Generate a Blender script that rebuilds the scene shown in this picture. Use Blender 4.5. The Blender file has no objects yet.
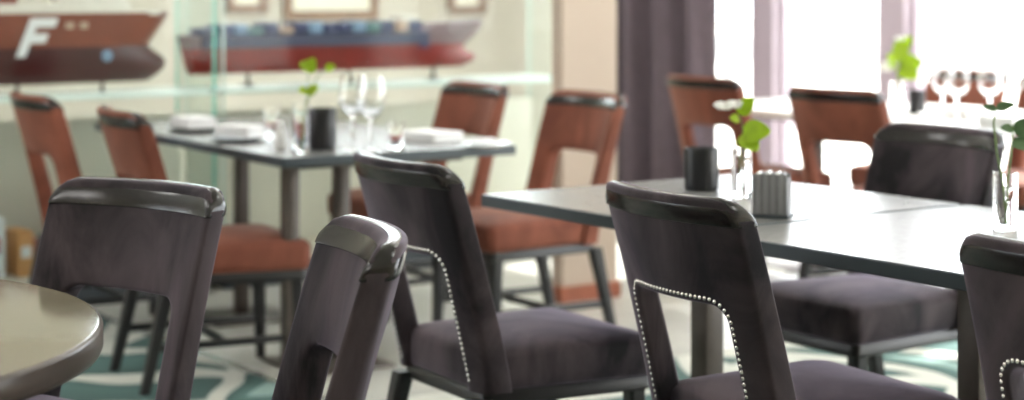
import bpy, bmesh, math, random
from mathutils import Vector, Matrix, Euler
random.seed(7)
PI = math.pi
sc = bpy.context.scene
COL = sc.collection

# ------------------------------------------------------------------ room frame
ZC, F, HOR = 1.30, 1876.0, -20.0
U = Vector((.575, -.818, 0)).normalized()      # along the windows, towards the camera side
V = Vector((-U.y, U.x, 0))                      # towards the windows
O = Vector((-.0916, 4.91, 0))
ANG = math.atan2(V.y, V.x) - PI/2               # local +Y -> V
def P(a, p, z=0.0):
    q = O + U*a + V*p
    return Vector((q.x, q.y, z))
V3 = Vector((.85, .53, 0)).normalized()
W3 = Vector((-V3.y, V3.x, 0))
Q0 = Vector((-.72, 5.9, 0))
ANG3 = math.atan2(V3.y, V3.x) - PI/2
def Q(v, w, z=0.0):
    q = Q0 + V3*v + W3*w
    return Vector((q.x, q.y, z))
def facing(dx, dy):
    return math.atan2(dy, dx) - PI/2

# ------------------------------------------------------------------ materials
def srgb(r, g, b):
    f = lambda c: (c/255/12.92) if c/255 <= .04045 else ((c/255+.055)/1.055)**2.4
    return (f(r), f(g), f(b), 1)
def nodes(name):
    m = bpy.data.materials.new(name); m.use_nodes = True
    nt = m.node_tree
    return m, nt, nt.nodes['Principled BSDF']
def N(nt, t, **kw):
    n = nt.nodes.new(t)
    for k, v in kw.items():
        if k in n.inputs: n.inputs[k].default_value = v
        else: setattr(n, k, v)
    return n
def mat(name, col, rough=.5, metal=0, coat=0, spec=.5, sheen=0, sheen_tint=(1,1,1,1), noise=0, nscale=40, bump=0, bscale=200):
    m, nt, b = nodes(name)
    b.inputs['Base Color'].default_value = col
    b.inputs['Roughness'].default_value = rough
    b.inputs['Metallic'].default_value = metal
    b.inputs['Coat Weight'].default_value = coat
    b.inputs['Coat Roughness'].default_value = .12
    b.inputs['Specular IOR Level'].default_value = spec
    b.inputs['Sheen Weight'].default_value = sheen
    b.inputs['Sheen Tint'].default_value = sheen_tint
    b.inputs['Sheen Roughness'].default_value = .35
    tc = N(nt, 'ShaderNodeTexCoord')
    if noise:
        n = N(nt, 'ShaderNodeTexNoise', Scale=nscale, Detail=4.0, Roughness=.6)
        nt.links.new(tc.outputs['Object'], n.inputs['Vector'])
        r = N(nt, 'ShaderNodeValToRGB')
        r.color_ramp.elements[0].position = .3; r.color_ramp.elements[1].position = .72
        r.color_ramp.elements[0].color = tuple(c*(1-noise) for c in col[:3]) + (1,)
        r.color_ramp.elements[1].color = tuple(min(1, c*(1+noise)) for c in col[:3]) + (1,)
        nt.links.new(n.outputs['Fac'], r.inputs['Fac'])
        nt.links.new(r.outputs['Color'], b.inputs['Base Color'])
    if bump:
        n2 = N(nt, 'ShaderNodeTexNoise', Scale=bscale, Detail=3.0)
        nt.links.new(tc.outputs['Object'], n2.inputs['Vector'])
        bp = N(nt, 'ShaderNodeBump', Strength=bump, Distance=.004)
        nt.links.new(n2.outputs['Fac'], bp.inputs['Height'])
        nt.links.new(bp.outputs['Normal'], b.inputs['Normal'])
    return m
def pane_mat(name, tint, refl=.07):
    m, nt, b = nodes(name)
    out = nt.nodes['Material Output']; nt.nodes.remove(b)
    t = N(nt, 'ShaderNodeBsdfTransparent', Color=tint)
    g = N(nt, 'ShaderNodeBsdfGlossy', Roughness=.02)
    lw = N(nt, 'ShaderNodeLayerWeight', Blend=.5)
    pw = N(nt, 'ShaderNodeMath', operation='POWER'); pw.inputs[1].default_value = 5
    ma = N(nt, 'ShaderNodeMath', operation='MULTIPLY_ADD'); ma.inputs[1].default_value = .9; ma.inputs[2].default_value = .006
    mx = N(nt, 'ShaderNodeMixShader')
    nt.links.new(lw.outputs['Facing'], pw.inputs[0]); nt.links.new(pw.outputs[0], ma.inputs[0])
    nt.links.new(ma.outputs[0], mx.inputs[0])
    nt.links.new(t.outputs[0], mx.inputs[1]); nt.links.new(g.outputs[0], mx.inputs[2])
    nt.links.new(mx.outputs[0], out.inputs['Surface'])
    return m
def glass_mat(name, col=(1,1,1,1), ior=1.45, rough=0):
    m, nt, b = nodes(name)
    b.inputs['Base Color'].default_value = col
    b.inputs['Transmission Weight'].default_value = 1
    b.inputs['Roughness'].default_value = rough
    b.inputs['IOR'].default_value = ior
    return m

def velvet(name, col, lift, sheen_w, tint):
    # brushed velvet: random pile patches, with lit and dark areas painted into the colour
    m, nt, b = nodes(name)
    tc = N(nt, 'ShaderNodeTexCoord')
    info = N(nt, 'ShaderNodeObjectInfo')
    addv = N(nt, 'ShaderNodeVectorMath', operation='ADD')
    nt.links.new(tc.outputs['Object'], addv.inputs[0]); nt.links.new(info.outputs['Location'], addv.inputs[1])
    mp = N(nt, 'ShaderNodeMapping'); mp.inputs['Scale'].default_value = (1, 1, .55)
    nt.links.new(addv.outputs[0], mp.inputs['Vector'])
    n1 = N(nt, 'ShaderNodeTexNoise', Scale=4.6, Detail=6.0, Roughness=.58, Distortion=.9)
    nt.links.new(mp.outputs[0], n1.inputs['Vector'])
    r = N(nt, 'ShaderNodeValToRGB')
    r.color_ramp.elements[0].position = .38; r.color_ramp.elements[1].position = .66
    r.color_ramp.elements[0].color = col
    r.color_ramp.elements[1].color = lift
    nt.links.new(n1.outputs['Fac'], r.inputs['Fac'])
    nt.links.new(r.outputs['Color'], b.inputs['Base Color'])
    b.inputs['Roughness'].default_value = .75
    b.inputs['Specular IOR Level'].default_value = .25
    b.inputs['Sheen Weight'].default_value = sheen_w
    b.inputs['Sheen Roughness'].default_value = .4
    b.inputs['Sheen Tint'].default_value = tint
    n2 = N(nt, 'ShaderNodeTexNoise', Scale=420.0, Detail=2.0)
    nt.links.new(tc.outputs['Object'], n2.inputs['Vector'])
    bp = N(nt, 'ShaderNodeBump', Strength=.18, Distance=.002)
    nt.links.new(n2.outputs['Fac'], bp.inputs['Height'])
    nt.links.new(bp.outputs['Normal'], b.inputs['Normal'])
    return m

M = {}
M['plum'] = velvet('plum_velvet', (.005,.0035,.0045,1), (.080,.060,.067,1), .30, (.90,.76,1,1))
M['rust'] = velvet('rust_velvet', (.14,.042,.025,1), (.25,.082,.050,1), .15, (1,.8,.7,1))
M['leather'] = mat('dark_leather', (.009,.0065,.0065,1), .20, spec=.5, bump=.04, bscale=120)
M['blackwood'] = mat('black_wood', (.007,.006,.0065,1), .36, noise=.3, nscale=25)
M['nickel'] = mat('nickel', (.80,.78,.75,1), .22, metal=1)
M['slate'] = mat('slate_laminate', (.23,.23,.225,1), .27, spec=1.0, noise=.12, nscale=60)
M['white_top'] = mat('white_laminate', srgb(236,234,232), .3, noise=.03, nscale=8)
M['slate_edge'] = mat('slate_edge_band', (.045,.058,.070,1), .45)
M['leg_bronze'] = mat('bronze_painted_steel', (.085,.068,.058,1), .4, metal=.3, noise=.15, nscale=12)
M['olive_top'] = mat('olive_laminate', (.21,.185,.125,1), .12, spec=.6, noise=.08, nscale=300)
M['rim'] = mat('brown_rim', (.065,.046,.038,1), .3, spec=.45, noise=.1, nscale=20)
M['white_cloth'] = mat('white_linen', (.82,.82,.83,1), .8, noise=.05, nscale=30)
M['porcelain'] = mat('porcelain', (.85,.85,.84,1), .15, coat=.4)
M['darkplate'] = mat('dark_stoneware', (.03,.03,.035,1), .3)
M['blackpot'] = mat('black_glazed', (.008,.008,.011,1), .35)
M['greybox'] = mat('grey_acrylic', (.20,.20,.21,1), .3, noise=.1)
M['greystripe'] = mat('pale_packet', (.27,.27,.28,1), .55)
M['glass'] = glass_mat('clear_glass')
M['water'] = glass_mat('vase_water', (.95,1,.97,1), 1.33)
M['leaf'] = mat('fresh_leaf', (.22,.42,.02,1), .45, sheen=.1, noise=.25, nscale=50)
def leafy(name, col):
    m = mat(name, col, .45, noise=.25, nscale=50)
    nt = m.node_tree; b = nt.nodes['Principled BSDF']; out = nt.nodes['Material Output']
    tr = N(nt, 'ShaderNodeBsdfTranslucent', Color=col); mx = N(nt, 'ShaderNodeMixShader', Fac=.45)
    nt.links.new(b.outputs[0], mx.inputs[1]); nt.links.new(tr.outputs[0], mx.inputs[2]); nt.links.new(mx.outputs[0], out.inputs['Surface'])
    return m
M['leaf'] = leafy('fresh_leaf', (.40,.55,.02,1))
M['leafdark'] = mat('dark_leaf', (.06,.13,.04,1), .45, noise=.25, nscale=50)
M['stem'] = mat('green_stem', (.12,.20,.04,1), .5, noise=.2)
M['petal'] = mat('white_petal', (.9,.9,.86,1), .6, noise=.04)
M['cream'] = mat('cream_plaster', srgb(196,190,176), .8, noise=.04, nscale=3)
M['pillar'] = mat('pillar_plaster', srgb(188,171,156), .8, noise=.03, nscale=3)
M['casepanel'] = mat('beige_panel', srgb(200,193,180), .6, noise=.05, nscale=4)
M['ceilm'] = mat('ceiling_paint', srgb(235,232,226), .9, noise=.02, nscale=3)
M['skirting'] = mat('red_brown_wood', srgb(150,84,58), .45, noise=.2, nscale=14)
M['curtain'] = mat('aubergine_curtain', srgb(88,76,84), .85, sheen=.3, sheen_tint=(.9,.85,1,1), noise=.12, nscale=18)
M['post'] = mat('mauve_window_frame', srgb(160,146,156), .45, noise=.05, nscale=9)
M['vitglass'] = pane_mat('green_tint_pane', (.96,.985,.975,1))
M['winglass'] = pane_mat('window_pane', (.97,.98,.98,1))
M['shelfedge'] = mat('pale_glass_edge', (.50,.66,.60,1), .15, spec=.8)
M['glassedge'] = mat('glass_edge', (.10,.52,.42,1), .15, spec=.8)
M['shelfglass'] = mat('frosted_shelf', (.70,.80,.76,1), .2, spec=.7)
M['pave'] = mat('pale_paving', srgb(225,220,210), .8, noise=.06, nscale=2)
M['railm'] = mat('pale_grey_rail', srgb(190,190,190), .6, noise=.03)
M['frame'] = mat('frame_wood', srgb(140,112,92), .5, noise=.2, nscale=20)
M['picture'] = mat('picture_paper', srgb(232,230,214), .7, noise=.06, nscale=9)
M['trimsteel'] = mat('brushed_trim', (.65,.68,.70,1), .25, metal=.9)
M['hull_brown'] = mat('hull_brown', srgb(124,62,44), .4, spec=.3, noise=.12, nscale=10)
M['hull_maroon'] = mat('hull_maroon', srgb(66,22,22), .3, spec=.4, noise=.15, nscale=10)
M['hull_red'] = mat('hull_red', srgb(128,38,32), .4, spec=.3, noise=.12, nscale=10)
M['hull_navy'] = mat('hull_navy', srgb(46,48,80), .45, noise=.12, nscale=10)
M['hull_mauve'] = mat('hull_mauve', srgb(118,94,98), .5, noise=.08, nscale=10)
M['ship_white'] = mat('ship_white', srgb(214,208,200), .5, noise=.05, nscale=14)
M['box_navy'] = mat('box_navy', srgb(50,55,95), .45)
M['box_sky'] = mat('box_sky', srgb(120,145,175), .45)
M['box_teal'] = mat('box_teal', srgb(90,125,125), .45)
M['box_sand'] = mat('box_sand', srgb(180,150,130), .45)
M['box_red'] = mat('box_red', srgb(160,50,44), .45)
M['letter'] = mat('white_letter', srgb(222,220,222), .5)
M['brass'] = mat('dark_support', (.05,.045,.04,1), .35, metal=.6)
M['bookred'] = mat('red_cover', srgb(176,70,62), .5)
M['bookwhite'] = mat('white_cover', srgb(226,226,228), .5)
M['bookochre'] = mat('ochre_cover', srgb(205,150,96), .5)
M['filldiff'] = None

def carpet():
    m, nt, b = nodes('patterned_carpet')
    tc = N(nt, 'ShaderNodeTexCoord')
    n0 = N(nt, 'ShaderNodeTexNoise', Scale=1.3, Detail=1.0)
    nt.links.new(tc.outputs['Object'], n0.inputs['Vector'])
    mixv = N(nt, 'ShaderNodeVectorMath', operation='MULTIPLY_ADD')
    mixv.inputs[1].default_value = (1.0, 1.0, 0)
    nt.links.new(n0.outputs['Color'], mixv.inputs[0]); nt.links.new(tc.outputs['Object'], mixv.inputs[2])
    vo = N(nt, 'ShaderNodeTexVoronoi', Scale=1.7, feature='DISTANCE_TO_EDGE')
    nt.links.new(mixv.outputs[0], vo.inputs['Vector'])
    r = N(nt, 'ShaderNodeValToRGB')
    e = r.color_ramp.elements
    e[0].position = .0; e[0].color = srgb(196,196,186)
    e[1].position = .07; e[1].color = srgb(188,190,182)
    x = e.new(.09); x.color = srgb(58,84,81)
    x = e.new(.26); x.color = srgb(76,108,104)
    x = e.new(.275); x.color = srgb(136,162,156)
    nt.links.new(vo.outputs['Distance'], r.inputs['Fac'])
    n2 = N(nt, 'ShaderNodeTexNoise', Scale=300.0, Detail=2.0)
    nt.links.new(tc.outputs['Object'], n2.inputs['Vector'])
    # pale stone floor beyond the steel strip (local x < -1.0 along the room and local y > .117)
    sep = N(nt, 'ShaderNodeSeparateXYZ'); nt.links.new(tc.outputs['Object'], sep.inputs[0])
    gt = N(nt, 'ShaderNodeMath', operation='GREATER_THAN'); gt.inputs[1].default_value = .117
    lt = N(nt, 'ShaderNodeMath', operation='LESS_THAN'); lt.inputs[1].default_value = -.9
    nt.links.new(sep.outputs['Y'], gt.inputs[0]); nt.links.new(sep.outputs['X'], lt.inputs[0])
    mu = N(nt, 'ShaderNodeMath', operation='MULTIPLY')
    nt.links.new(gt.outputs[0], mu.inputs[0]); nt.links.new(lt.outputs[0], mu.inputs[1])
    n3 = N(nt, 'ShaderNodeTexNoise', Scale=3.0, Detail=4.0)
    nt.links.new(tc.outputs['Object'], n3.inputs['Vector'])
    r3 = N(nt, 'ShaderNodeValToRGB')
    r3.color_ramp.elements[0].color = srgb(176,178,172); r3.color_ramp.elements[1].color = srgb(214,210,200)
    nt.links.new(n3.outputs['Fac'], r3.inputs['Fac'])
    mx = N(nt, 'ShaderNodeMix', data_type='RGBA')
    nt.links.new(mu.outputs[0], mx.inputs[0])
    nt.links.new(r.outputs['Color'], mx.inputs[6]); nt.links.new(r3.outputs['Color'], mx.inputs[7])
    nt.links.new(mx.outputs[2], b.inputs['Base Color'])
    rr = N(nt, 'ShaderNodeMapRange'); rr.inputs[3].default_value = .9; rr.inputs[4].default_value = .25
    nt.links.new(mu.outputs[0], rr.inputs[0]); nt.links.new(rr.outputs[0], b.inputs['Roughness'])
    bp = N(nt, 'ShaderNodeBump', Strength=.2, Distance=.004)
    nt.links.new(n2.outputs['Fac'], bp.inputs['Height']); nt.links.new(bp.outputs['Normal'], b.inputs['Normal'])
    return m
M['carpet'] = carpet()
def emis(name, col, s):
    m, nt, b = nodes(name)
    b.inputs['Base Color'].default_value = (.8,.8,.8,1)
    b.inputs['Emission Color'].default_value = col; b.inputs['Emission Strength'].default_value = s
    return m
M['filldiff'] = emis('fill_lamp_diffuser', (1,.97,.93,1), 2.3)  # glowing panel of the added ceiling fill lamps

# ------------------------------------------------------------------ mesh helpers
def obj(name, bm, m, parent=None, loc=None, rz=None, smooth=True, angle=40, edge_m=None):
    bmesh.ops.recalc_face_normals(bm, faces=bm.faces)
    me = bpy.data.meshes.new(name); bm.to_mesh(me); bm.free()
    for mm in (m if isinstance(m, (list, tuple)) else [m]): me.materials.append(mm)
    o = bpy.data.objects.new(name, me); COL.objects.link(o)
    if smooth:
        for p in me.polygons: p.use_smooth = True
        try: me.set_sharp_from_angle(angle=math.radians(angle))
        except Exception: pass
    if parent is not None: o.parent = parent
    if loc is not None: o.location = loc
    if rz is not None: o.rotation_euler = (0, 0, rz)
    return o
def thing(name, label, cat, loc=(0,0,0), rz=0, group=None):
    o = bpy.data.objects.new(name, None); COL.objects.link(o)
    o.empty_display_size = .1
    o.location = loc; o.rotation_euler = (0,0,rz)
    return tag(o, label, cat, group)
def tag(o, label, cat, group=None):
    o['label'] = label; o['category'] = cat
    if group: o['group'] = group
    return o
def struct(o):
    o['kind'] = 'structure'; return o
def loft(bm, rings, cap0=True, cap1=True, closed=True):
    vs = [[bm.verts.new(p) for p in r] for r in rings]
    n = len(rings[0])
    for a, b in zip(vs[:-1], vs[1:]):
        for i in range(n if closed else n-1):
            j = (i+1) % n
            try: bm.faces.new((a[i], a[j], b[j], b[i]))
            except ValueError: pass
    if closed and cap0: bm.faces.new(vs[0][::-1])
    if closed and cap1: bm.faces.new(vs[-1])
    return vs
def circ(r, z, n=24, cx=0, cy=0):
    return [Vector((cx+r*math.cos(2*PI*i/n), cy+r*math.sin(2*PI*i/n), z)) for i in range(n)]
def lathe(bm, prof, n=24, cx=0, cy=0, z0=0, cap0=True, cap1=True):
    loft(bm, [circ(max(r, 1e-4), z0+z, n, cx, cy) for r, z in prof], cap0, cap1)
def rrect(w0, w1, y0, y1, r, z, k=5):
    """rounded trapezoid ring: half widths w0 at y0 and w1 at y1"""
    pts = []
    r = max(min(r, .45*(y1-y0), .9*min(w0, w1)), 1e-4)
    for cx, cy, a0 in ((w1-r, y1-r, 0), (-w1+r, y1-r, PI/2), (-w0+r, y0+r, PI), (w0-r, y0+r, 1.5*PI)):
        for i in range(k+1):
            a = a0 + (PI/2)*i/k
            pts.append(Vector((cx+r*math.cos(a), cy+r*math.sin(a), z)))
    return pts
def box(bm, c, s, bev=0, seg=2, rot=None):
    r = bmesh.ops.create_cube(bm, size=1)
    vs = r['verts']
    for v in vs: v.co = Vector((v.co.x*s[0], v.co.y*s[1], v.co.z*s[2]))
    es = {e for v in vs for e in v.link_edges}
    geom = vs
    if bev:
        rr = bmesh.ops.bevel(bm, geom=list(es), offset=bev, segments=seg, affect='EDGES', profile=.5)
        geom = list({v for f in rr['faces'] for v in f.verts} | {v for v in vs if v.is_valid})
    for v in geom:
        if rot is not None: v.co = rot @ v.co
        v.co += Vector(c)
def tube(bm, pts, rad, n=10):
    pts = [Vector(p) for p in pts]
    rads = rad if isinstance(rad, (list, tuple)) else [rad]*len(pts)
    rings = []
    up = Vector((.3, .9, .2)).normalized()
    for i, p in enumerate(pts):
        t = (pts[min(i+1, len(pts)-1)] - pts[max(i-1, 0)]).normalized()
        a = t.cross(up).normalized(); b = t.cross(a).normalized()
        rings.append([p + (a*math.cos(2*PI*j/n) + b*math.sin(2*PI*j/n))*rads[i] for j in range(n)])
    loft(bm, rings)
def taper_leg(bm, top, bot, s0, s1):
    def sq(c, s, z):
        return [Vector((c[0]+x*s, c[1]+y*s, z)) for x, y in ((1,.7),(.7,1),(-.7,1),(-1,.7),(-1,-.7),(-.7,-1),(.7,-1),(1,-.7))]
    rings = []
    for i in range(6):
        t = i/5
        c = (top[0]+(bot[0]-top[0])*t, top[1]+(bot[1]-top[1])*t)
        rings.append(sq(c, s0+(s1-s0)*t, top[2]+(bot[2]-top[2])*t))
    loft(bm, rings)

# ------------------------------------------------------------------ the chair
XO, XI, H, ZI, Z0 = .228, .154, .885, .672, .362
RO, RI, SAG, YB = .048, .035, .050, -.225
TAN = math.tan(math.radians(13))
def back_y(x, z):
    t = max(z-.42, -.05)
    return YB - t*TAN - .10*t*t + SAG*(x/XO)**2
def back_th(z):
    return .060 - .013*max(0, min(1, (z-.45)/.43))
def u_outline():
    """pairs (inner, outer) running up the left stile, over the crest and down the right stile"""
    L = []
    n = 12
    for i in range(n):
        z = Z0 + (ZI-RI-Z0)*i/(n)
        L.append(((-XI, z), (-XO+.004*(1-(z-Z0)/(H-Z0)), z)))
    k = 12
    za, zb = ZI-RI, H-RO
    side = zb-za; arc = RO*PI/2; tot = side+arc
    for i in range(k+1):
        a = PI - (PI/2)*i/k
        inn = (-XI+RI+RI*math.cos(a), ZI-RI+RI*math.sin(a))
        d = tot*(i/k)
        if d <= side: out = (-XO+.004*(1-(za+d-Z0)/(H-Z0)), za+d)
        else:
            b = PI - (d-side)/RO
            out = (-XO+RO+RO*math.cos(b), zb+RO*math.sin(b))
        L.append((inn, out))
    m = 14
    for i in range(1, m):
        t = i/m
        L.append(((-(XI-RI)+2*(XI-RI)*t, ZI), (-(XO-RO)+2*(XO-RO)*t, H)))
    R = [((-a[0], a[1]), (-b[0], b[1])) for a, b in L[:n+k+1]][::-1]
    return L + R
def make_backrest():
    bm = bmesh.new()
    rings = []
    for inn, out in u_outline():
        I = Vector((inn[0], 0, inn[1])); Ot = Vector((out[0], 0, out[1]))
        D = Ot-I; Ln = D.length; D.normalize()
        prof = []
        rr = .010
        def face(w, sgn): prof.append((w, sgn))
        pts = []
        k = 4
        # front face inner->outer, round over, rear face outer->inner, round over
        for w in [rr + (Ln-2*rr)*i/7 for i in range(8)]: pts.append((w, 1, 0))
        for i in range(1, k): a = PI/2*(1-i/k); pts.append((Ln-rr+rr*math.cos(a), 1, rr*(1-math.sin(a))))
        pts.append((Ln, 1, rr)); pts.append((Ln, -1, rr))
        for i in range(1, k): a = PI/2*i/k; pts.append((Ln-rr+rr*math.cos(a), -1, rr*(1-math.sin(a))))
        for w in [Ln-rr - (Ln-2*rr)*i/7 for i in range(8)]: pts.append((w, -1, 0))
        for i in range(1, k): a = PI/2*i/k; pts.append((rr-rr*math.sin(a), -1, rr*(1-math.cos(a))))
        pts.append((0, -1, rr)); pts.append((0, 1, rr))
        for i in range(1, k): a = PI/2*(1-i/k); pts.append((rr-rr*math.sin(a), 1, rr*(1-math.cos(a))))
        ring = []
        for w, sgn, ins in pts:
            p = I + D*w
            th = back_th(p.z)/2 - ins
            # soft padding: a slight bulge across the face
            pad = .004*math.sin(PI*min(1, max(0, w/Ln))) if ins == 0 else 0
            ring.append(Vector((p.x, back_y(p.x, p.z) + sgn*(th+pad), p.z)))
        rings.append(ring)
    loft(bm, rings)
    return bm
ZCAP = .831
def make_cap():
    bm = bmesh.new()
    rings = []
    xe = XO-.0005
    xs = []
    for i in range(9): xs.append(-xe + RO*(1-math.cos(PI/2*i/8)))
    for i in range(1, 20): xs.append(-(xe-RO)+2*(xe-RO)*i/20)
    xs += [-x for x in xs[:9]][::-1]
    for i, x in enumerate(xs):
        ax = abs(x)
        q = max(0, ax-(xe-RO))
        zt = H+.0025-RO + math.sqrt(max(0, RO*RO-q*q))
        e = 1.0
        if i in (0, len(xs)-1): e = .62
        elif i in (1, len(xs)-2): e = .80
        elif i in (2, len(xs)-3): e = .93
        th0 = (back_th(ZCAP)/2+.0052)*e
        ring = []
        hgt = zt-ZCAP
        r = min(.034, hgt*.92)
        ring.append(Vector((x, back_y(x, ZCAP)+th0-.005, ZCAP)))
        ring.append(Vector((x, back_y(x, ZCAP+.004)+th0, ZCAP+.004)))
        for j in range(9):
            a = PI*j/8
            z = ZCAP+.005 + (zt-ZCAP-.005)*math.sin(a)**.72
            ring.append(Vector((x, back_y(x, z)+math.copysign(abs(math.cos(a))**.9, math.cos(a))*th0, max(z, ZCAP+.005))))
        ring.append(Vector((x, back_y(x, ZCAP+.004)-th0, ZCAP+.004)))
        ring.append(Vector((x, back_y(x, ZCAP)-th0+.005, ZCAP)))
        rings.append(ring)
    loft(bm, rings)
    return bm
def make_seat():
    bm = bmesh.new()
    zb, zt = .362, .452
    R = lambda ins, z, rad: rrect(.206-ins, .236-ins, -.205+ins, .262-ins, rad, z, 6)
    rings = [R(.012, zb, .03), R(.002, zb+.008, .035), R(0, zb+.03, .035), R(0, zt-.016, .035), R(.004, zt-.006, .035), R(.012, zt+.001, .035), R(.03, zt+.008, .04)]
    for ins, dz in ((.06, .015), (.10, .021), (.15, .026), (.20, .028)):
        rings.append(R(ins, zt+dz, .04))
    loft(bm, rings)
    return bm
def make_rail():
    bm = bmesh.new()
    R = lambda ins, z: rrect(.200-ins, .226-ins, -.200+ins, .248-ins, .02, z, 4)
    loft(bm, [R(.004, .328), R(0, .332), R(0, .358), R(.004, .364)])
    return bm
def stud_positions():
    off = .0135
    pts = []
    xi, zi, r = XI+off, ZI+off, RI+off
    zs = .385
    path = []
    for i in range(40): path.append((-xi, zs+(zi-r-zs)*i/40))
    for i in range(25):
        a = PI-(PI/2)*i/24; path.append((-xi+r+r*math.cos(a), zi-r+r*math.sin(a)))
    for i in range(1, 60): path.append((-(xi-r)+2*(xi-r)*i/60, zi))
    path += [(-a, b) for a, b in path[:65]][::-1]
    step = .0122; acc = step; last = path[0]
    out = [last]
    for p in path[1:]:
        d = math.hypot(p[0]-last[0], p[1]-last[1])
        while acc <= d and d > 0:
            t = acc/d
            q = (last[0]+(p[0]-last[0])*t, last[1]+(p[1]-last[1])*t)
            out.append(q); d -= acc; last = q; acc = step
        acc -= d; last = p
        if acc <= 0: acc = step
    return out
def stud_mesh():
    bm = bmesh.new()
    r = .0047
    rings = []
    for i in range(5):
        a = PI/2*i/4.6
        rings.append([Vector((r*math.cos(a)*math.cos(2*PI*j/10), -r*.62*math.sin(a), r*math.cos(a)*math.sin(2*PI*j/10))) for j in range(10)])
    loft(bm, rings)
    me = bpy.data.meshes.new('nail_head'); bmesh.ops.recalc_face_normals(bm, faces=bm.faces); bm.to_mesh(me); bm.free()
    for p in me.polygons: p.use_smooth = True
    me.materials.append(M['nickel'])
    return me
STUD = stud_mesh()

def make_chair(fabric, stretchers):
    t = thing('dining_chair', '', 'chair', (0,0,0), 0)
    obj('backrest', make_backrest(), M[fabric], t, angle=60)
    obj('top_cap', make_cap(), M['leather'], t, angle=50)
    obj('seat', make_seat(), M[fabric], t, angle=60)
    obj('seat_rail', make_rail(), M['blackwood'], t)
    for s in (-1, 1):
        bm = bmesh.new(); taper_leg(bm, (s*.196, .212, .335), (s*.200, .222, 0), .022, .0145); obj('leg', bm, M['blackwood'], t)
        bm = bmesh.new(); taper_leg(bm, (s*.190, -.205, .345), (s*.200, -.285, 0), .023, .0155); obj('leg', bm, M['blackwood'], t)
    if stretchers:
        for s in (-1, 1):
            bm = bmesh.new(); box(bm, (s*.196, -.02, .14), (.016, .45, .024), .003); obj('stretcher', bm, M['blackwood'], t)
        bm = bmesh.new(); box(bm, (0, -.02, .14), (.385, .016, .024), .003); obj('stretcher', bm, M['blackwood'], t)
    return t
protos = {}
def chair(fabric, top, face, label, group, studs=False):
    """top = centre of the crest in plan, face = heading"""
    rz = facing(*face)
    f = Vector((face[0], face[1], 0)).normalized()
    loc = Vector((top[0], top[1], 0)) + f*.315
    if fabric not in protos:
        t = make_chair(fabric, fabric == 'rust'); protos[fabric] = t
    else:
        src = protos[fabric]
        t = src.copy(); COL.objects.link(t)
        for ch in [c for c in src.children if not c.name.startswith('nail_head')]:
            c = ch.copy(); COL.objects.link(c); c.parent = t
    t.location = loc; t.rotation_euler = (0, 0, rz)
    tag(t, label, 'chair', group)
    if studs:
        br = [c for c in t.children if c.name.startswith('backrest')][0]
        for x, z in stud_positions():
            n = bpy.data.objects.new('nail_head', STUD); COL.objects.link(n); n.parent = br
            n.location = (x, back_y(x, z)-back_th(z)/2-.001, z)
            n.rotation_euler = (-math.atan(TAN), 0, math.atan(2*SAG*x/XO/XO))
    return t

PG, RG = 'plum velvet dining chairs', 'rust velvet dining chairs'
v2 = (V.x, V.y)
CH = {}
CH['B'] = chair('plum', (-.263, 4.37), (.86, .51), 'plum velvet chair seen from behind, behind the chair with the silver cap', PG, True)
CH['A'] = chair('plum', (.310, 3.72), (.87, .49), 'plum velvet chair with a nailhead arch, standing before the black pot and grey packet holder', PG, True)
CH['D'] = chair('plum', (.885, 2.93), (.77, .64), 'plum velvet chair with nailheads cut off by the right edge of the photo', PG, True)
CH['E'] = chair('plum', (1.222, 5.31), (-.83, -.558), 'plum velvet chair facing us across the bright slate tables, beside the vase with dark leaves', PG)
CH['F'] = chair('plum', (-.755, 3.84), (-.557, -.83), 'plum velvet chair at the round olive table, its wide back in the left foreground', PG)
CH['C'] = chair('plum', (-.243, 3.13), (-.967, -.255), 'plum velvet chair turned nearly edge-on in the foreground, its leather cap shining silver', PG)
v3 = (V3.x, V3.y)
CH['H2'] = chair('rust', (-1.265, 6.05), (.90, .43), 'rust velvet chair seen from behind, its seat before the left table', RG)
CH['H1'] = chair('rust', (-1.752, 6.84), (.86, .51), 'rust velvet chair at the far left, in front of the brown ship model', RG)
CH['G1'] = chair('rust', (-.135, 7.60), (-V3.x, -V3.y), 'rust velvet chair facing us below the bow of the blue and red ship model', RG)
CH['G2'] = chair('rust', (.288, 6.93), (-V3.x, -V3.y), 'rust velvet chair facing us in front of the pale pillar', RG)
CH['K'] = chair('rust', (1.235, 7.23), (.76, .65), 'rust velvet chair seen from behind against the bright window, beside the plum chair', RG)
CH['L'] = chair('rust', (.82, 8.12), v2, 'rust velvet chair seen from behind next to the dark curtain', RG)
q = P(-1.83, 4.0); CH['X1'] = chair('rust', (q.x, q.y), (-V.x, -V.y), 'rust velvet chair by the window, seen through the wine glasses', RG)
q = P(-1.28, 4.0); CH['X2'] = chair('rust', (q.x, q.y), (-V.x, -V.y), 'rust velvet chair by the window, only its edge showing at the right border', RG)

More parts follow.
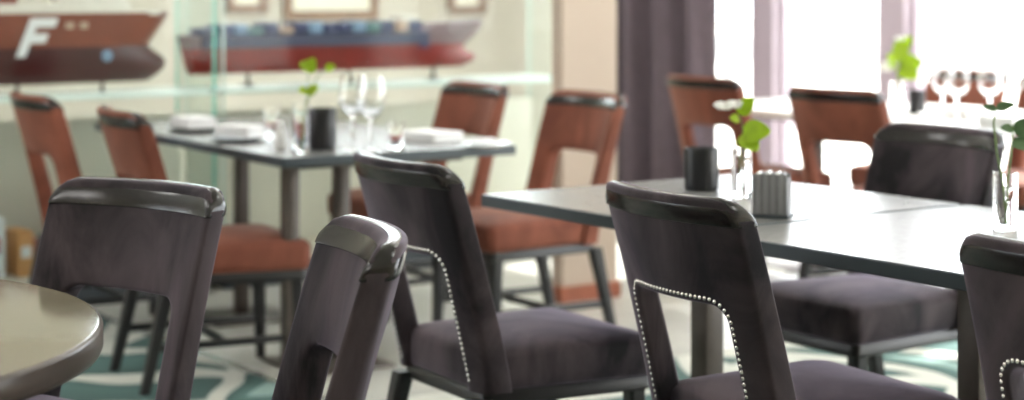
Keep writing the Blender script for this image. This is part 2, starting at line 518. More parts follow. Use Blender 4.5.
# ------------------------------------------------------------------ tables
TZ = .74
TG = 'square slate tables'
def column_table(center, cols, label, rz=None, tops=('slate', 'slate_edge'), cw=.050):
    rz = ANG3 if rz is None else rz
    t = thing('dining_table', label, 'table', (center.x, center.y, 0), rz, TG)
    h = .434
    bm = bmesh.new()
    R = lambda ins, z: rrect(h-ins, h-ins, -h+ins, h-ins, .008, z, 3)
    loft(bm, [R(.003, TZ-.032), R(0, TZ-.029), R(0, TZ-.003), R(.003, TZ)])
    bm.faces.ensure_lookup_table()
    for f in bm.faces: f.material_index = 1
    bm.faces[-1].material_index = 0
    obj('tabletop', bm, [M[tops[0]], M[tops[1]]], t, angle=30)
    inv = Matrix.Rotation(-rz, 4, 'Z')
    for c in cols:
        l = inv @ (Vector((c.x, c.y, 0)) - Vector((center.x, center.y, 0)))
        bm = bmesh.new(); box(bm, (l.x, l.y, (TZ-.03+.012)/2), (cw, cw, TZ-.033-.012), .006); obj('column', bm, M['leg_bronze'], t)
    ls = [inv @ (Vector((c.x, c.y, 0)) - Vector((center.x, center.y, 0))) for c in cols]
    cx = sum(l.x for l in ls)/len(ls); cy = sum(l.y for l in ls)/len(ls)
    bm = bmesh.new(); box(bm, (cx*.6, cy*.6, .006), (.34, .34, .012), .004); obj('base_plate', bm, M['leg_bronze'], t)
    bm = bmesh.new(); box(bm, (0, 0, TZ-.045), (.60, .60, .02), .003); obj('top_plate', bm, M['leg_bronze'], t)
    return t
def at(px, Y, z=0):
    return Vector(((px-512)*Y/F, Y, z))

c1 = P(.44, .44); c2 = P(1.325, .44)
column_table(c1, [at(707, 4.80)], 'square slate table holding the black pot and the grey packet holder', ANG, cw=.062)
column_table(c2, [at(977, 4.08)], 'square slate table nearest the right edge, holding the vase with dark leaves', ANG, cw=.062)
cW2 = P(-1.13, 3.24); cW1 = P(-2.06, 3.24)
column_table(cW2, [cW2], 'sunlit white table by the window crowded with wine glasses and napkins', ANG, ('white_top', 'white_top'))
column_table(cW1, [cW1], 'bare white table by the window between the two rust chairs seen from behind', ANG, ('white_top', 'white_top'))
# the set table at the left: twin columns on a flat plate
column_table(Q(.434, .434), [at(290, 6.10), at(341, 6.42)], 'square slate table at left set with a black pot, wine glasses and a plant')
column_table(Q(.434, 1.31), [Q(.434, 1.31)], 'square slate table with folded napkins, behind the rust chairs on the left')

# the round table
rt = thing('round_table', 'round olive table with a brown rim in the lower left corner', 'table', (-1.372, 2.94, 0))
bm = bmesh.new(); RR = .715
vs = loft(bm, [circ(r, z, 160) for r, z in ((RR-.012, TZ-.048), (RR-.003, TZ-.045), (RR, TZ-.038), (RR, TZ-.008), (RR-.002, TZ-.003), (RR-.007, TZ-.0005))], True, False)
obj('rim', bm, M['rim'], rt, angle=60)
bm = bmesh.new(); loft(bm, [circ(RR-.0068, TZ-.004, 160), circ(RR-.0068, TZ-.0004, 160), circ(RR-.009, TZ, 160)]); obj('tabletop', bm, M['olive_top'], rt, angle=30)
bm = bmesh.new(); lathe(bm, [(.045, .03), (.04, .10), (.04, TZ-.06), (.12, TZ-.049)], 32); obj('pedestal', bm, M['leg_bronze'], rt)
bm = bmesh.new(); lathe(bm, [(.30, 0), (.30, .012), (.28, .022), (.05, .032)], 48); obj('base', bm, M['leg_bronze'], rt)

# ------------------------------------------------------------------ table ware
def pot(loc, r, h, label, g):
    t = thing('black_pot', label, 'pot', loc, 0, g)
    bm = bmesh.new(); lathe(bm, [(r*.90, 0), (r*.97, .004), (r, .015), (r, h-.004), (r*.985, h), (r*.93, h), (r*.92, h-.006), (r*.90, .02), (.001, .018)], 32)
    obj('pot_body', bm, M['blackpot'], t)
    bm = bmesh.new(); lathe(bm, [(r*.915, h*.55), (r*.91, h*.56), (.001, h*.57)], 24, cap0=True); obj('filling', bm, M['greybox'], t)
    return t
PZ = TZ + .0005
def leaf_bm(bm, base, d, ln, w, curl=.2):
    d = Vector(d).normalized(); side = d.cross(Vector((.15,-1,.45)))
    if side.length < .1: side = Vector((1,0,0))
    side.normalize(); nrm = side.cross(d).normalized()
    n = 14
    rows = []
    for i in range(n+1):
        t = i/n
        ww = w*max(0, math.sin(PI*min(1, t**.75)))**.65*.5 + .0006
        c = Vector(base) + d*ln*t - nrm*curl*ln*t*t
        rows.append([c-side*ww+nrm*.12*ww, c, c+side*ww+nrm*.12*ww])
    th = nrm*.0009
    loft(bm, [[r[0], r[1], r[2], r[2]-th, r[1]-th, r[0]-th] for r in rows])
def vase(loc, r, h, label, g, stems, leaves, petals=(), dark=False):
    t = thing('glass_vase', label, 'vase', loc, 0, g)
    bm = bmesh.new()
    lathe(bm, [(r*.93, 0), (r, .003), (r, h), (r*.96, h+.001), (r*.91, h), (r*.90, .014), (.001, .013)], 32)
    obj('vase_glass', bm, M['glass'], t)
    for s in stems:
        bm = bmesh.new(); tube(bm, s, [.0022]*(len(s)-1)+[.0012], 8); obj('stem', bm, M['stem'], t)
    for b, d, ln, w in leaves:
        bm = bmesh.new(); leaf_bm(bm, b, d, ln, w); obj('leaf', bm, M['leafdark' if dark else 'leaf'], t)
    for b, rr in petals:
        bm = bmesh.new()
        for k in range(6):
            a = 2*PI*k/6
            leaf_bm(bm, b, (math.cos(a), math.sin(a), .35), rr, rr*.8, .15)
        obj('blossom', bm, M['petal'], t)
    return t
def wineglass(loc, label, g, s=1.0):
    t = thing('wine_glass', label, 'glass', loc, 0, g)
    bm = bmesh.new()
    pr = [(.036, 0), (.036, .002), (.012, .005), (.0045, .012), (.004, .09), (.007, .098), (.026, .112), (.040, .135), (.043, .16), (.038, .195), (.033, .222), (.0318, .222), (.0368, .195), (.0418, .16), (.0388, .136), (.025, .114), (.001, .102)]
    lathe(bm, [(a*s, b*s) for a, b in pr], 32); obj('goblet', bm, M['glass'], t)
    return t
def tumbler(loc, label, g, r=.03, h=.09):
    bm = bmesh.new(); lathe(bm, [(r*.8, 0), (r*.85, .002), (r, h), (r*.95, h), (r*.8, .012), (.001, .011)], 28)
    return tag(obj('tumbler', bm, M['glass'], None, loc), label, 'glass', g)
def plate(loc, r, m, label, g):
    bm = bmesh.new(); lathe(bm, [(r*.55, 0), (r*.6, .002), (r*.98, .012), (r, .014), (r*.97, .015), (r*.6, .006), (.001, .005)], 40)
    return tag(obj('plate', bm, M[m], None, loc), label, 'plate', g)
def napkin(loc, rz, l, w, h, label, g, m='white_cloth'):
    t = thing('folded_napkin', label, 'napkin', loc, rz, g)
    n = 4
    bm = bmesh.new()
    for i in range(n):
        box(bm, (random.uniform(-.003,.003), random.uniform(-.003,.003), h*(i+.5)/n), (l*(1-.02*i), w*(1-.02*i), h/n*.96), h/n*.45, 3)
    obj('cloth_fold', bm, M[m], t)
    return t
# table 1
pot(Vector((.505, 5.0, PZ)), .047, .112, 'round black pot on the slate table beside the plant vase', 'black pots')
p1 = Vector((.592, 4.84, PZ))
vase(p1, .026, .125, 'clear glass vase with a bright green sprig, between the black pot and the packet holder', 'small flower vases',
     [[(0,0,.015), (-.004,.004,.10), (.004,.0,.17), (-.008,.0,.235)], [(.004,0,.015), (.006,.0,.12), (.012,0,.18)]],
     [((.002,0,.165), (.7,-.5,.15), .075, .062), ((.0,0,.16), (.6,-.6,-.5), .06, .055), ((-.008,0,.215), (.6,-.3,.7), .055, .042), ((-.006,0,.20), (-.6,-.5,.2), .030, .025)],
     [((-.045,0,.232), .028), ((-.015,0,.236), .026)])
h1 = thing('packet_holder', 'grey box of upright paper packets on the slate table', 'packet holder', Vector((.613, 4.43, PZ)), ANG*.35)
bm = bmesh.new()
W_, D_, H_ = .080, .05, .095
box(bm, (0, 0, .004), (W_+.012, D_+.012, .008), .002)
obj('tray', bm, M['slate_edge'], h1)
bm = bmesh.new()
for s in (-1, 1):
    box(bm, (0, s*D_/2, .008+H_/2), (W_, .004, H_), .001)
    box(bm, (s*W_/2, 0, .008+H_*.45), (.004, D_-.004, H_*.9), .001)
obj('holder_wall', bm, M['greybox'], h1)
for i in range(6):
    bm = bmesh.new(); box(bm, (-W_/2+.011+i*.0116, 0, .008+H_*.52+random.uniform(-.001,.006)), (.0075, D_*.8, H_*1.0), .002)
    obj('packet', bm, M['greystripe' if i % 2 else 'porcelain'], h1)
bm = bmesh.new()
for i in range(4):
    box(bm, (-W_/2+.013+i*.018, -D_/2-.003, .008+H_/2), (.009, .003, H_*.94), .001)
obj('holder_rib', bm, M['greystripe'], h1)
# table 2
vase(Vector((1.104, 4.20, PZ)), .0275, .128, 'clear glass vase with thin stems and dark leaves at the far right', 'small flower vases',
     [[(0,0,.015), (.008,0,.12), (.02,.01,.2), (.02,.01,.235)], [(.004,.0,.015), (-.004,0,.10), (-.018,0,.17), (-.026,0,.24), (-.018,0,.275)]],
     [((.02,.01,.225), (.9,-.4,.15), .075, .045), ((.02,.01,.20), (.6,-.7,-.2), .055, .036), ((.02,.01,.225), (-.8,-.6,.2), .035, .02), ((-.02,0,.27), (-.9,-.2,.3), .03, .016), ((-.02,0,.272), (.7,-.5,.3), .04, .02)], dark=True)
# set table, left
def TW(px, ybase):
    Y = F*(ZC-PZ)/(ybase-HOR)
    return at(px, Y, PZ)
pot(TW(322, 149), .048, .135, 'round black pot on the left table beside the wine glasses', 'black pots')
vase(TW(301, 152), .028, .16, 'clear glass vase with bright green leaves, left of the black pot on the left table', 'small flower vases',
     [[(0,0,.015), (.01,0,.13), (.024,0,.2), (.022,0,.285)], [(.004,0,.015), (.02,0,.16), (.05,0,.24), (.085,0,.275)]],
     [((.02,0,.26), (.4,-.5,.8), .055, .045), ((.03,0,.275), (-.6,-.5,.3), .04, .035), ((.022,0,.19), (.6,-.6,.5), .05, .035), ((.02,0,.2), (-.4,-.8,.1), .04, .03), ((.08,0,.27), (.8,-.4,.3), .035, .03)])
GG = 'wine glasses'
wineglass(TW(353, 150), 'wine glass standing right of the black pot on the left table', GG, 1.13)
wineglass(TW(371, 153), 'wine glass nearest us on the left table, above the plum chair', GG, 1.13)
tumbler(TW(396, 149), 'small tumbler right of the wine glasses on the left table', 'tumblers')
napkin(TW(430, 141), ANG3+.25, .20, .15, .035, 'thick white folded napkin on the left table, right of the tumbler', 'folded napkins')
plate(TW(487, 147), .088, 'porcelain', 'white plate at the right corner of the left table', 'plates')
napkin(TW(484, 147)+Vector((0,0,.0155)), ANG3-.3, .12, .09, .012, 'flat white folded napkin lying on the plate at the right corner of the left table', 'folded napkins')
bm = bmesh.new(); lathe(bm, [(.016, 0), (.018, .004), (.016, .06), (.010, .075), (.011, .09), (.001, .094)], 24)
tag(obj('salt_shaker', bm, M['porcelain'], None, TW(280, 149)), 'white shaker near the front corner of the left table', 'shaker')
plate(TW(238, 141), .10, 'darkplate', 'dark plate under a napkin at the left side of the set table', 'plates')
napkin(TW(240, 141)+Vector((0,0,.0155)), ANG3+.5, .15, .10, .04, 'white folded napkin on the dark plate', 'folded napkins')
plate(Q(.16, 1.12, PZ), .10, 'darkplate', 'dark plate on the far left table, seen beside the glass edge', 'plates')
napkin(Q(.16, 1.12, PZ+.0155), ANG3+.1, .16, .12, .04, 'white folded napkin on the far left table by the glass edge', 'folded napkins')
tumbler(Q(.40, .96, PZ), 'small tumbler behind the folded napkins at the left', 'tumblers')
# sunlit table by the window
def WW(px, ybase): return TW(px, ybase)
vase(WW(897, 113), .028, .13, 'glass vase with bright yellow-green leaves on the sunlit table', 'small flower vases',
     [[(0,0,.015), (.006,0,.13), (.012,0,.2), (.01,0,.285)], [(.004,0,.015), (.0,0,.16), (-.006,0,.23)]],
     [((.01,0,.19), (.7,-.5,.3), .10, .09), ((.0,0,.2), (-.5,-.7,.6), .08, .07), ((.012,0,.19), (.6,-.6,-.3), .09, .09), ((-.01,0,.25), (.7,-.3,.8), .10, .06), ((.0,0,.22), (.3,-.5,.8), .08, .07)],
     [((-.03,0,.20), .035), ((-.045,0,.185), .03), ((.015,0,.31), .025)])
pot(WW(917, 114), .036, .10, 'black pot on the sunlit window table beside the vase', 'black pots')
wineglass(WW(943, 121), 'wine glass on the sunlit table, left of the group', GG, 1.05)
wineglass(WW(957, 126), 'wine glass on the sunlit table, nearest the plum chair', GG, 1.1)
wineglass(WW(990, 124), 'wine glass on the sunlit table, in front of the rust chair by the window', GG, 1.05)
wineglass(WW(1012, 122), 'wine glass on the sunlit table at the right edge of the photo', GG, 1.05)
napkin(WW(965, 119), ANG, .16, .12, .05, 'white folded napkin on the sunlit table between the wine glasses', 'folded napkins')
napkin(WW(1003, 127), ANG+.2, .16, .12, .045, 'white folded napkin on the sunlit table close to the right edge', 'folded napkins')
plate(WW(935, 117), .075, 'porcelain', 'white plate on the sunlit table beside the black pot', 'plates')

# ------------------------------------------------------------------ ships
def ship_sections(L, B, D, zs, z0):
    """loft of half-open sections between depth fractions zs[0]..zs[1]; bow at +x"""
    rings = []
    n = 26
    for i in range(n+1):
        t = i/n
        ring = []
        for k in range(7):
            zf = zs[0] + (zs[1]-zs[0])*k/6
            z = z0 + D*zf
            rake = .10*(zf-.5)/.5 if zf > .5 else 0      # raked stem above the water
            bulb = .085*math.sin(PI*min(1, zf/.5)) if zf < .5 else 0
            x1 = L/2 - .10 + rake + bulb
            x0 = -L/2 + L*.02*(1-zf)
            x = x0 + (x1-x0)*t
            full = 1.0
            if t > .80: full *= math.sqrt(max(0, 1-((t-.80)/.20)**2))*.97+.03
            if t < .10: full *= .75+.25*(t/.10)
            tum = min(1, (zf+.03)**.28)
            flare = tum*(full + (0.12*(zf-.5)*(1-full) if zf > .5 else 0))
            ring.append((x, B/2*flare + .0015, z))
        pts = [Vector((x, -y, z)) for x, y, z in ring] + [Vector((x, y, z)) for x, y, z in ring[::-1]]
        rings.append(pts)
    return rings
def ship(name, label, px_bow, L, B, D, zk, along, p_bow, upper, lower, wl):
    # keel on the ship line, bow towards +V
    c = P(along, p_bow - L/2, 0)
    t = thing(name, label, 'model ship', (c.x, c.y, zk), ANG+PI/2, 'ship models in glass cases')
    bm = bmesh.new(); loft(bm, ship_sections(L, B, D, (0, wl), 0)); obj('lower_hull', bm, M[lower], t, angle=45)
    bm = bmesh.new(); loft(bm, ship_sections(L, B, D, (wl, 1), 0)); obj('upper_hull', bm, M[upper], t, angle=45)
    return t
SHELF = .842
KEEL = .90
def cradle(t, xs, B, hull_z=0.0):
    for x in xs:
        bm = bmesh.new()
        tube(bm, [(x, 0, SHELF-KEEL+.002), (x, 0, -.012), (x, 0, .012)], [.012, .007, .010], 12)
        box(bm, (x, 0, SHELF-KEEL+.004), (.05, .05, .008), .002)
        obj('stand', bm, M['brass'], t)
SA = -3.20
# brown ship: bow tip at px 172
s1 = ship('ship_model', 'brown and maroon ship model with a slanted white letter F, at the far left', 172, 1.55, .20, .285, KEEL-.018, SA, .60, 'hull_brown', 'hull_maroon', .52)
cradle(s1, (-.5, .12, .48), .2)
bm = bmesh.new(); box(bm, (0, 0, .281), (1.40, .165, .014), .003); obj('deck', bm, M['ship_white'], s1)
bm = bmesh.new()
box(bm, (.30, 0, .305), (.56, .13, .035), .004); box(bm, (.42, 0, .335), (.30, .11, .03), .004)
obj('deckhouse', bm, M['ship_white'], s1)
bm = bmesh.new(); box(bm, (.06, 0, .345), (.09, .10, .11), .006); box(bm, (-.12, 0, .36), (.16, .12, .15), .006); obj('funnel_block', bm, M['hull_brown'], s1)
bm = bmesh.new(); box(bm, (-.42, 0, .36), (.36, .15, .15), .006); box(bm, (-.45, 0, .46), (.26, .13, .06), .006); obj('bridge', bm, M['ship_white'], s1)
for x in (.2, .5):
    bm = bmesh.new(); tube(bm, [(x, 0, .33), (x, 0, .52)], [.006, .003], 8); obj('mast', bm, M['ship_white'], s1)
# slanted letter F, raised on the hull side that faces the room
def letterF(bm, x0, z0, w, h, sl, y, th):
    st = .34*w
    def quad(a, b, c, d):
        f = [Vector((p[0], y, p[1])) for p in (a, b, c, d)]
        g = [Vector((p[0], y-th, p[1])) for p in (a, b, c, d)]
        loft(bm, [f, g])
    S = lambda x, z: (x0 + x + sl*z, z0 + z)
    quad(S(0,0), S(st,0), S(st,h), S(0,h))
    quad(S(st,h*.76), S(w,h*.76), S(w,h), S(st,h))
    quad(S(st,h*.36), S(w*.86,h*.36), S(w*.86,h*.60), S(st,h*.60))
bm = bmesh.new(); letterF(bm, .075, .112, .115, .155, .40, -.1012, .003)
LF = obj('hull_letter', bm, M['letter'], s1, smooth=False)
LF['label'] = 'white letter F'
for x in (.30, .36):
    bm = bmesh.new(); box(bm, (x, -.1008, .235), (.035, .004, .026), .001); obj('hull_plate', bm, M['box_sand'], s1)
bm = bmesh.new(); lathe(bm, [(.001, -.004), (.022, -.004), (.024, 0), (.022, .004), (.001, .004)], 24)
for v in bm.verts: v.co = Vector((v.co.x+.46, -.098+v.co.z, v.co.y+.11))
obj('thruster_ring', bm, M['box_sky'], s1)
# blue and red ship: bow tip at px 490
s2 = ship('ship_model', 'long red ship model with a navy deck of cargo boxes, behind the wine glasses', 490, 1.50, .17, .165, KEEL, SA, 2.17, 'hull_mauve', 'hull_red', .66)
cradle(s2, (-.45, .05, .50), .17)
bm = bmesh.new(); loft(bm, [[Vector((x, -y, z)) for x, y, z in r] + [Vector((x, y, z)) for x, y, z in r[::-1]] for r in
    [[(x, .0875, .112), (x, .0878, .138), (x, .0875, .166)] for x in (-.70, -.35, 0, .30, .42)]]); obj('side_band', bm, M['hull_navy'], s2)
cols = ['box_navy', 'box_navy', 'box_sky', 'box_teal', 'box_navy', 'box_sand', 'box_navy', 'box_sky']
for i in range(15):
    bm = bmesh.new()
    hh = random.choice((.03, .045, .05))
    box(bm, (-.66+i*.073, 0, .167+hh/2), (.066, .13, hh), .003); obj('cargo_box', bm, M[cols[i % 8]], s2)
bm = bmesh.new()
r0 = [(.42, .075), (.55, .062), (.66, .035), (.735, .008)]
loft(bm, [[Vector((x+.03*(z>0), -y, .165+z)) for z in (0, .03, .03+.05*(x-.3))] + [Vector((x+.03*(z>0), y, .165+z)) for z in (.03+.05*(x-.3), .03, 0)] for x, y in r0]); obj('forecastle', bm, M['hull_mauve'], s2)
bm = bmesh.new(); box(bm, (.34, 0, .20), (.09, .12, .075), .006); obj('deckhouse', bm, M['ship_white'], s2)
bm = bmesh.new(); box(bm, (.40, -.0785, .118), (.05, .012, .05), .004); obj('hull_mark', bm, M['box_navy'], s2)
bm = bmesh.new(); tube(bm, [(.55, 0, .20), (.55, 0, .30)], [.007, .004], 8); tube(bm, [(.50, 0, .215), (.60, 0, .27)], [.004, .003], 8); obj('mast', bm, M['ship_white'], s2)

# ------------------------------------------------------------------ glass cases
def slab(name, parent, c, s, m, em, rot=None):
    """a glass sheet whose two big faces are clear and whose edges are green"""
    bm = bmesh.new(); box(bm, c, s)
    ax = min(range(3), key=lambda i: s[i])
    bm.normal_update()
    for f in bm.faces:
        n = f.normal
        f.material_index = 0 if abs(n[ax]) > .9 else 1
    return obj(name, bm, [m, em], parent, smooth=False)
def case(label, p0, p1, edge='glassedge'):
    a0, a1 = -3.04, -3.42
    c = P((a0+a1)/2, (p0+p1)/2, 0)
    t = thing('display_case', label, 'display case', (c.x, c.y, 0), ANG+PI/2, 'glass display cases')
    # local x = along V, local y = towards the back (-U)
    w = p1-p0; d = abs(a1-a0); top = 1.95
    bm = bmesh.new(); box(bm, (0, 0, .05), (w-.04, d-.04, .10), .004); obj('plinth', bm, M['slate_edge'], t)
    bm = bmesh.new(); box(bm, (0, 0, .112), (w, d, .022), .003); obj('base_board', bm, M['casepanel'], t)
    bm = bmesh.new(); box(bm, (0, d/2-.012, .123+.30), (w, .02, .60), .002); obj('back_panel', bm, M['casepanel'], t)
    slab('glass_front', t, (0, -d/2+.004, (.124+top)/2), (w, .008, top-.124), M['vitglass'], M[edge])
    slab('glass_side', t, (w/2-.006, .006, (.124+top)/2), (.012, d-.02, top-.124), M['vitglass'], M[edge])
    slab('glass_side', t, (-w/2+.006, .006, (.124+top)/2), (.012, d-.02, top-.124), M['vitglass'], M[edge])
    bm = bmesh.new(); box(bm, (0, .006, SHELF-.011), (w-.026, d-.022, .020), .002); obj('shelf', bm, M['shelfglass'], t)
    bm = bmesh.new(); box(bm, (0, -d/2-.002, SHELF-.011), (w, .006, .012), .001); obj('shelf_edge', bm, M['shelfedge'], t)
    return t
case('glass display case with the brown ship model, at the far left', -1.05, .745)
case('glass display case with the long red ship model, behind the set table', .775, 2.62, 'shelfedge')
# books and boxes on the lower board of the left case
k = 0
for i, (p, ww, hh, m) in enumerate(((-.72,.10,.20,'bookwhite'), (-.60,.08,.14,'bookred'), (-.47,.14,.22,'bookwhite'), (-.33,.10,.12,'bookred'), (-.20,.13,.24,'bookwhite'), (-.05,.06,.18,'bookochre'), (.10,.14,.13,'bookred'), (.27,.12,.21,'bookwhite'), (.43,.11,.24,'bookwhite'), (.58,.08,.15,'bookochre'))):
    c = P(-3.20, p, .1235)
    bm = bmesh.new(); box(bm, (0, 0, hh/2), (ww, .17, hh), .003)
    o = obj('boxed_book', bm, M[m], None, (c.x, c.y, c.z), ANG+PI/2)
    bm = bmesh.new(); box(bm, (0, -.0866, hh*.55), (ww*.7, .0018, hh*.25), .0004); b2 = obj('cover_band', bm, M['bookred' if m == 'bookwhite' else 'bookwhite'], o)
    nm = {'bookwhite': 'white', 'bookred': 'red', 'bookochre': 'ochre'}[m]
    tag(o, nm + ' boxed book on the bottom board of the far left glass case, behind the chairs', 'book', nm + ' books in the left case')

# ------------------------------------------------------------------ setting
def room_box(name, a0, a1, p0, p1, z0, z1, m, bev=0):
    c = P((a0+a1)/2, (p0+p1)/2, (z0+z1)/2)
    bm = bmesh.new(); box(bm, (0,0,0), (abs(p1-p0), abs(a1-a0), z1-z0), bev)
    return obj(name, bm, M[m], None, c, ANG+PI/2, smooth=False)
A_BACK, A_FRONT, P_WIN, P_LEFT, CEIL = -5.2, 5.6, 4.45, -4.6, 2.85
# floor: own frame with local x along U and local y along V, origin at O
bm = bmesh.new()
c_ = ((A_BACK+A_FRONT)/2, (P_LEFT+P_WIN)/2)
box(bm, (c_[0], c_[1], -.05), (A_FRONT-A_BACK, P_WIN-P_LEFT, .1))
fl = struct(obj('floor', bm, M['carpet'], None, O, math.atan2(U.y, U.x), smooth=False))
struct(room_box('ceiling', A_BACK, A_FRONT, P_LEFT, P_WIN, CEIL, CEIL+.1, 'ceilm'))
struct(room_box('wall_back', A_BACK-.12, A_BACK, P_LEFT, P_WIN+.12, 0, 1.62, 'cream'))
struct(room_box('wall_back', A_BACK-.12, A_BACK, P_LEFT, P_WIN+.12, 2.62, CEIL, 'cream'))
struct(room_box('wall_back', A_BACK-.12, A_BACK, 4.05, P_WIN+.12, 1.62, 2.62, 'cream'))
struct(room_box('wall_back', A_BACK-.12, A_BACK, P_LEFT, 1.35, 1.62, 2.62, 'cream'))
for i in range(3):  # high windows added out of view to put bright reflections on the leather caps
    wv, hv = .9, 1.0
    c = P(A_BACK-.06, 1.8+.9*i, 2.12)
    bm = bmesh.new()
    for k in (-1, 1):
        box(bm, (k*(wv/2-.025), 0, 0), (.05, .10, hv), .003); box(bm, (0, 0, k*(hv/2-.025)), (wv-.1, .10, .05), .003)
    w = struct(obj('window_%d' % (20+i), bm, M['post'], None, c, ANG+PI/2, smooth=False))
    bm = bmesh.new(); box(bm, (0, 0, 0), (wv-.1, .006, hv-.1)); obj('pane', bm, M['winglass'], w, smooth=False)
struct(room_box('baseboard_back', A_BACK, A_BACK+.015, P_LEFT, P_WIN-.2, 0, .10, 'skirting', .003))
for a0, a1, z0, z1 in ((A_BACK, A_FRONT, 0, .95), (A_BACK, A_FRONT, 2.35, CEIL), (A_BACK, -4.6, .95, 2.35), (-3.3, -2.9, .95, 2.35), (-1.6, A_FRONT, .95, 2.35)):
    struct(room_box('wall_left', a0, a1, P_LEFT-.12, P_LEFT, z0, z1, 'cream'))
for i, ac in enumerate((-3.95, -2.25)):  # unseen windows added to bring daylight onto the chairs from the left rear
    wv, hv = 1.3, 1.4
    c = P(ac, P_LEFT-.06, 1.65)
    bm = bmesh.new()
    for k in (-1, 1):
        box(bm, (k*(wv/2-.025), 0, 0), (.05, .10, hv), .003); box(bm, (0, 0, k*(hv/2-.025)), (wv-.1, .10, .05), .003)
    w = struct(obj('window_%d' % (30+i), bm, M['post'], None, c, math.atan2(U.y, U.x), smooth=False))
    bm = bmesh.new(); box(bm, (0, 0, 0), (wv-.1, .006, hv-.1)); obj('pane', bm, M['winglass'], w, smooth=False)
struct(room_box('wall_front', A_FRONT, A_FRONT+.12, P_LEFT, P_WIN, 0, CEIL, 'cream'))
# pillar with red brown skirting
pc = (-1.98, 1.90)
struct(room_box('wall_pillar', -2.06, -1.985, 1.755, 2.035, 0, CEIL, 'pillar', .004))
bmn = room_box('baseboard_pillar', -2.072, -1.973, 1.743, 2.047, 0, .065, 'skirting', .003); struct(bmn)
# steel strip where the carpet meets the stone
bm = bmesh.new(); box(bm, (-2.05, .117, .003), (2.3, .03, .006), .001)
struct(obj('trim_1', bm, M['trimsteel'], None, O, math.atan2(U.y, U.x), smooth=False))

# window wall: header, posts, panes
struct(room_box('wall_right', A_BACK, A_FRONT, P_WIN, P_WIN+.12, 2.60, CEIL, 'cream'))
struct(room_box('trim_2', A_BACK, A_FRONT, P_WIN+.0, P_WIN+.12, 0, .05, 'post'))
def a_at(px, p):
    r = (px-512)/F
    b = O + V*p
    return (r*b.y - b.x)/(U.x - r*U.y)
edges = []
pc1, pc2 = a_at(764, P_WIN), a_at(893, P_WIN)
gap = pc2-pc1
posts = [pc1-gap, pc1, pc2, pc2+gap, pc2+2*gap, pc2+3*gap, pc2+4*gap, pc2+5*gap, pc2+6*gap]
n = 3
hw = .095
for a in posts:
    if a < A_BACK+.1 or a > A_FRONT-.1: continue
    struct(room_box('trim_%d' % n, a-hw, a+hw, P_WIN-.02, P_WIN+.14, .05, 2.60, 'post', .006)); n += 1
for i, (a, b) in enumerate(zip(posts[:-1], posts[1:])):
    if b > A_FRONT: break
    a_, b_ = max(a, A_BACK)+hw, b-hw
    if b_-a_ < .1: continue
    c = P((a_+b_)/2, P_WIN+.06, 1.325)
    bm = bmesh.new(); wv, hv = b_-a_, 2.55
    for s in (-1, 1):
        box(bm, (s*(wv/2-.012), 0, 0), (.024, .05, hv), .002)
        box(bm, (0, 0, s*(hv/2-.012)), (wv, .05, .024), .002)
    w = struct(obj('window_%d' % (i+1), bm, M['post'], None, c, math.atan2(U.y, U.x), smooth=False))
    bm = bmesh.new(); box(bm, (0, 0, 0), (wv-.04, .006, hv-.04)); obj('pane', bm, M['winglass'], w, smooth=False)

# curtain: hanging folds
ct = thing('curtain', 'dark aubergine curtain hanging in folds beside the window', 'curtain', P(0, 0))
ct.location = O; ct.rotation_euler = (0, 0, math.atan2(U.y, U.x))
ca0, ca1 = a_at(603, 4.28), a_at(717, 4.28)
bm = bmesh.new()
n_ = 160
rows = []
for zi in range(13):
    z = .01 + 2.54*zi/12
    k = 1+.10*(1-zi/12)
    front = []; back = []
    for i in range(n_+1):
        t = i/n_
        a = ca0 + (ca1-ca0)*t
        ph = t*2*PI*3.6 + 2.6
        y = 4.26 + .085*k*math.sin(ph) + .020*math.sin(ph*2.1+.7) + .008*math.sin(ph*4.7+zi*.25)
        front.append(Vector((a + .02*math.sin(ph*1.0+1.2), y-.004, z))); back.append(Vector((a + .02*math.sin(ph*1.0+1.2), y+.004, z)))
    rows.append(front+back[::-1])
loft(bm, rows)
obj('curtain_cloth', bm, M['curtain'], ct, angle=80)
bm = bmesh.new(); tube(bm, [(ca0-.15, 4.28, 2.60), (ca1+.1, 4.28, 2.60)], .016, 12); obj('curtain_rod', bm, M['blackwood'], ct)
bm = bmesh.new(); 
for a in (ca0-.02, ca1+.06): box(bm, (a, 4.37, 2.60), (.02, .17, .03), .004)
obj('rod_bracket', bm, M['blackwood'], ct)

# framed pictures on the back wall
def pic(px0, px1, y0, y1, label):
    def hit(px, y):
        r = (px-512)/F; b = O + U*(A_BACK+.02)
        t = (r*b.y-b.x)/(V.x-r*V.y)
        q_ = b+V*t
        return t, ZC-(y-HOR)*q_.y/F
    t0, _ = hit(px0, y1); t1, zb = hit(px1, y1)
    zt = zb + (y1-y0)*11.2/F
    c = P(A_BACK+.017, (t0+t1)/2, (zb+zt)/2)
    w, h = t1-t0, zt-zb
    t = thing('framed_picture', label, 'picture', c, ANG+PI/2, 'framed pictures on the back wall')
    bm = bmesh.new()
    fr = .05
    for s in (-1, 1):
        box(bm, (s*(w/2-fr/2), 0, 0), (fr, .03, h), .004); box(bm, (0, 0, s*(h/2-fr/2)), (w-2*fr, .03, fr), .004)
    obj('picture_frame', bm, M['frame'], t)
    bm = bmesh.new(); box(bm, (0, .005, 0), (w-.09, .012, h-.09)); obj('print', bm, M['picture'], t)
pic(226, 268, -70, 13, 'brown framed picture on the back wall right of the green glass edge')
pic(284, 378, -90, 19, 'wide brown framed picture on the back wall above the red ship model')
pic(448, 486, -70, 14, 'brown framed picture on the back wall above the bow of the red ship model')

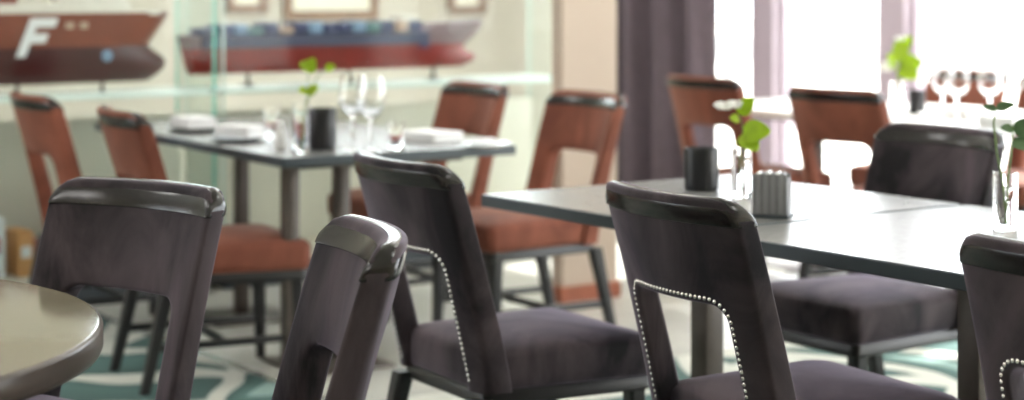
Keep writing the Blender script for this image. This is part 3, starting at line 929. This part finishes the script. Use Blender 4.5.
# fill lamps added in the unseen ceiling to brighten the room
FILL_LAMPS = [(-3.9, -.6), (-3.9, 1.6), (-1.9, -.6), (-1.9, 1.6), (.3, -2.2), (.3, 1.2), (2.4, -2.6), (2.4, .4), (.3, -4.0), (-1.9, -2.8)]
FILL_LAMP_W = 9
for a, p in FILL_LAMPS:
    c = P(a, p, CEIL)
    t = thing('added_ceiling_lamp', 'added unseen square fill lamp in the ceiling', 'lamp', c, ANG, 'added ceiling fill lamps')
    bm = bmesh.new()
    for s in (-1, 1):
        box(bm, (s*.305, 0, -.008), (.03, .64, .016), .002); box(bm, (0, s*.305, -.008), (.58, .03, .016), .002)
    obj('fill_lamp_frame', bm, M['railm'], t)
    bm = bmesh.new(); box(bm, (0, 0, -.004), (.58, .58, .006)); obj('fill_diffuser', bm, M['filldiff'], t)
    ld = bpy.data.lights.new('fill_light', 'AREA'); ld.shape = 'SQUARE'; ld.size = .56; ld.energy = FILL_LAMP_W; ld.color = (1, .97, .94)
    lo = bpy.data.objects.new('fill_light', ld); COL.objects.link(lo); lo.location = (c.x, c.y, c.z-.02); lo.rotation_euler = (0, 0, ANG)

# outside
bm = bmesh.new(); box(bm, (0, 0, -.15), (80, 80, .1))
struct(obj('ground_outside', bm, M['pave'], None, P(-6, P_WIN+.2+40, 0), math.atan2(U.y, U.x), smooth=False))
rl = thing('railing', 'pale grey terrace railing outside the windows', 'railing', O, math.atan2(U.y, U.x))
bm = bmesh.new(); box(bm, (-5.5, 9.0, .66), (14, .08, .22), .01); obj('rail_board', bm, M['railm'], rl)
for i in range(10):
    bm = bmesh.new(); box(bm, (-12+i*1.4, 9.06, .23), (.08, .06, .66), .006); obj('rail_post', bm, M['railm'], rl)

# ------------------------------------------------------------------ light
w = bpy.data.worlds.new('World'); sc.world = w; w.use_nodes = True
bg = w.node_tree.nodes['Background']
bg.inputs['Color'].default_value = (.93, .97, 1, 1)
bg.inputs['Strength'].default_value = 9.0
sun = bpy.data.lights.new('sun', 'SUN'); sun.energy = 16; sun.angle = math.radians(1.5); sun.color = (1, .96, .90)
so = bpy.data.objects.new('sun', sun); COL.objects.link(so)
d = (-V*1.0 + U*.25 + Vector((0, 0, -1.05))).normalized()
so.rotation_euler = d.to_track_quat('-Z', 'Y').to_euler()

# ------------------------------------------------------------------ camera
cam = bpy.data.cameras.new('camera'); co = bpy.data.objects.new('camera', cam); COL.objects.link(co)
co.location = (0, 0, ZC); co.rotation_euler = (PI/2, 0, 0)
cam.sensor_width = 36; cam.sensor_fit = 'HORIZONTAL'
cam.lens = F/1024*36
cam.shift_y = -(200-HOR)/1024
cam.clip_start = .05; cam.clip_end = 300
cam.dof.use_dof = True; cam.dof.focus_distance = 3.35; cam.dof.aperture_fstop = 2.5
sc.camera = co
sc.view_settings.view_transform = 'Standard'
sc.view_settings.look = 'None'
sc.view_settings.exposure = 0.0
sc.view_settings.gamma = 1
sc.view_settings.use_curve_mapping = False
sc.cycles.use_denoising = True
sc.cycles.max_bounces = 10
sc.cycles.transparent_max_bounces = 16
sc.cycles.sample_clamp_indirect = 12
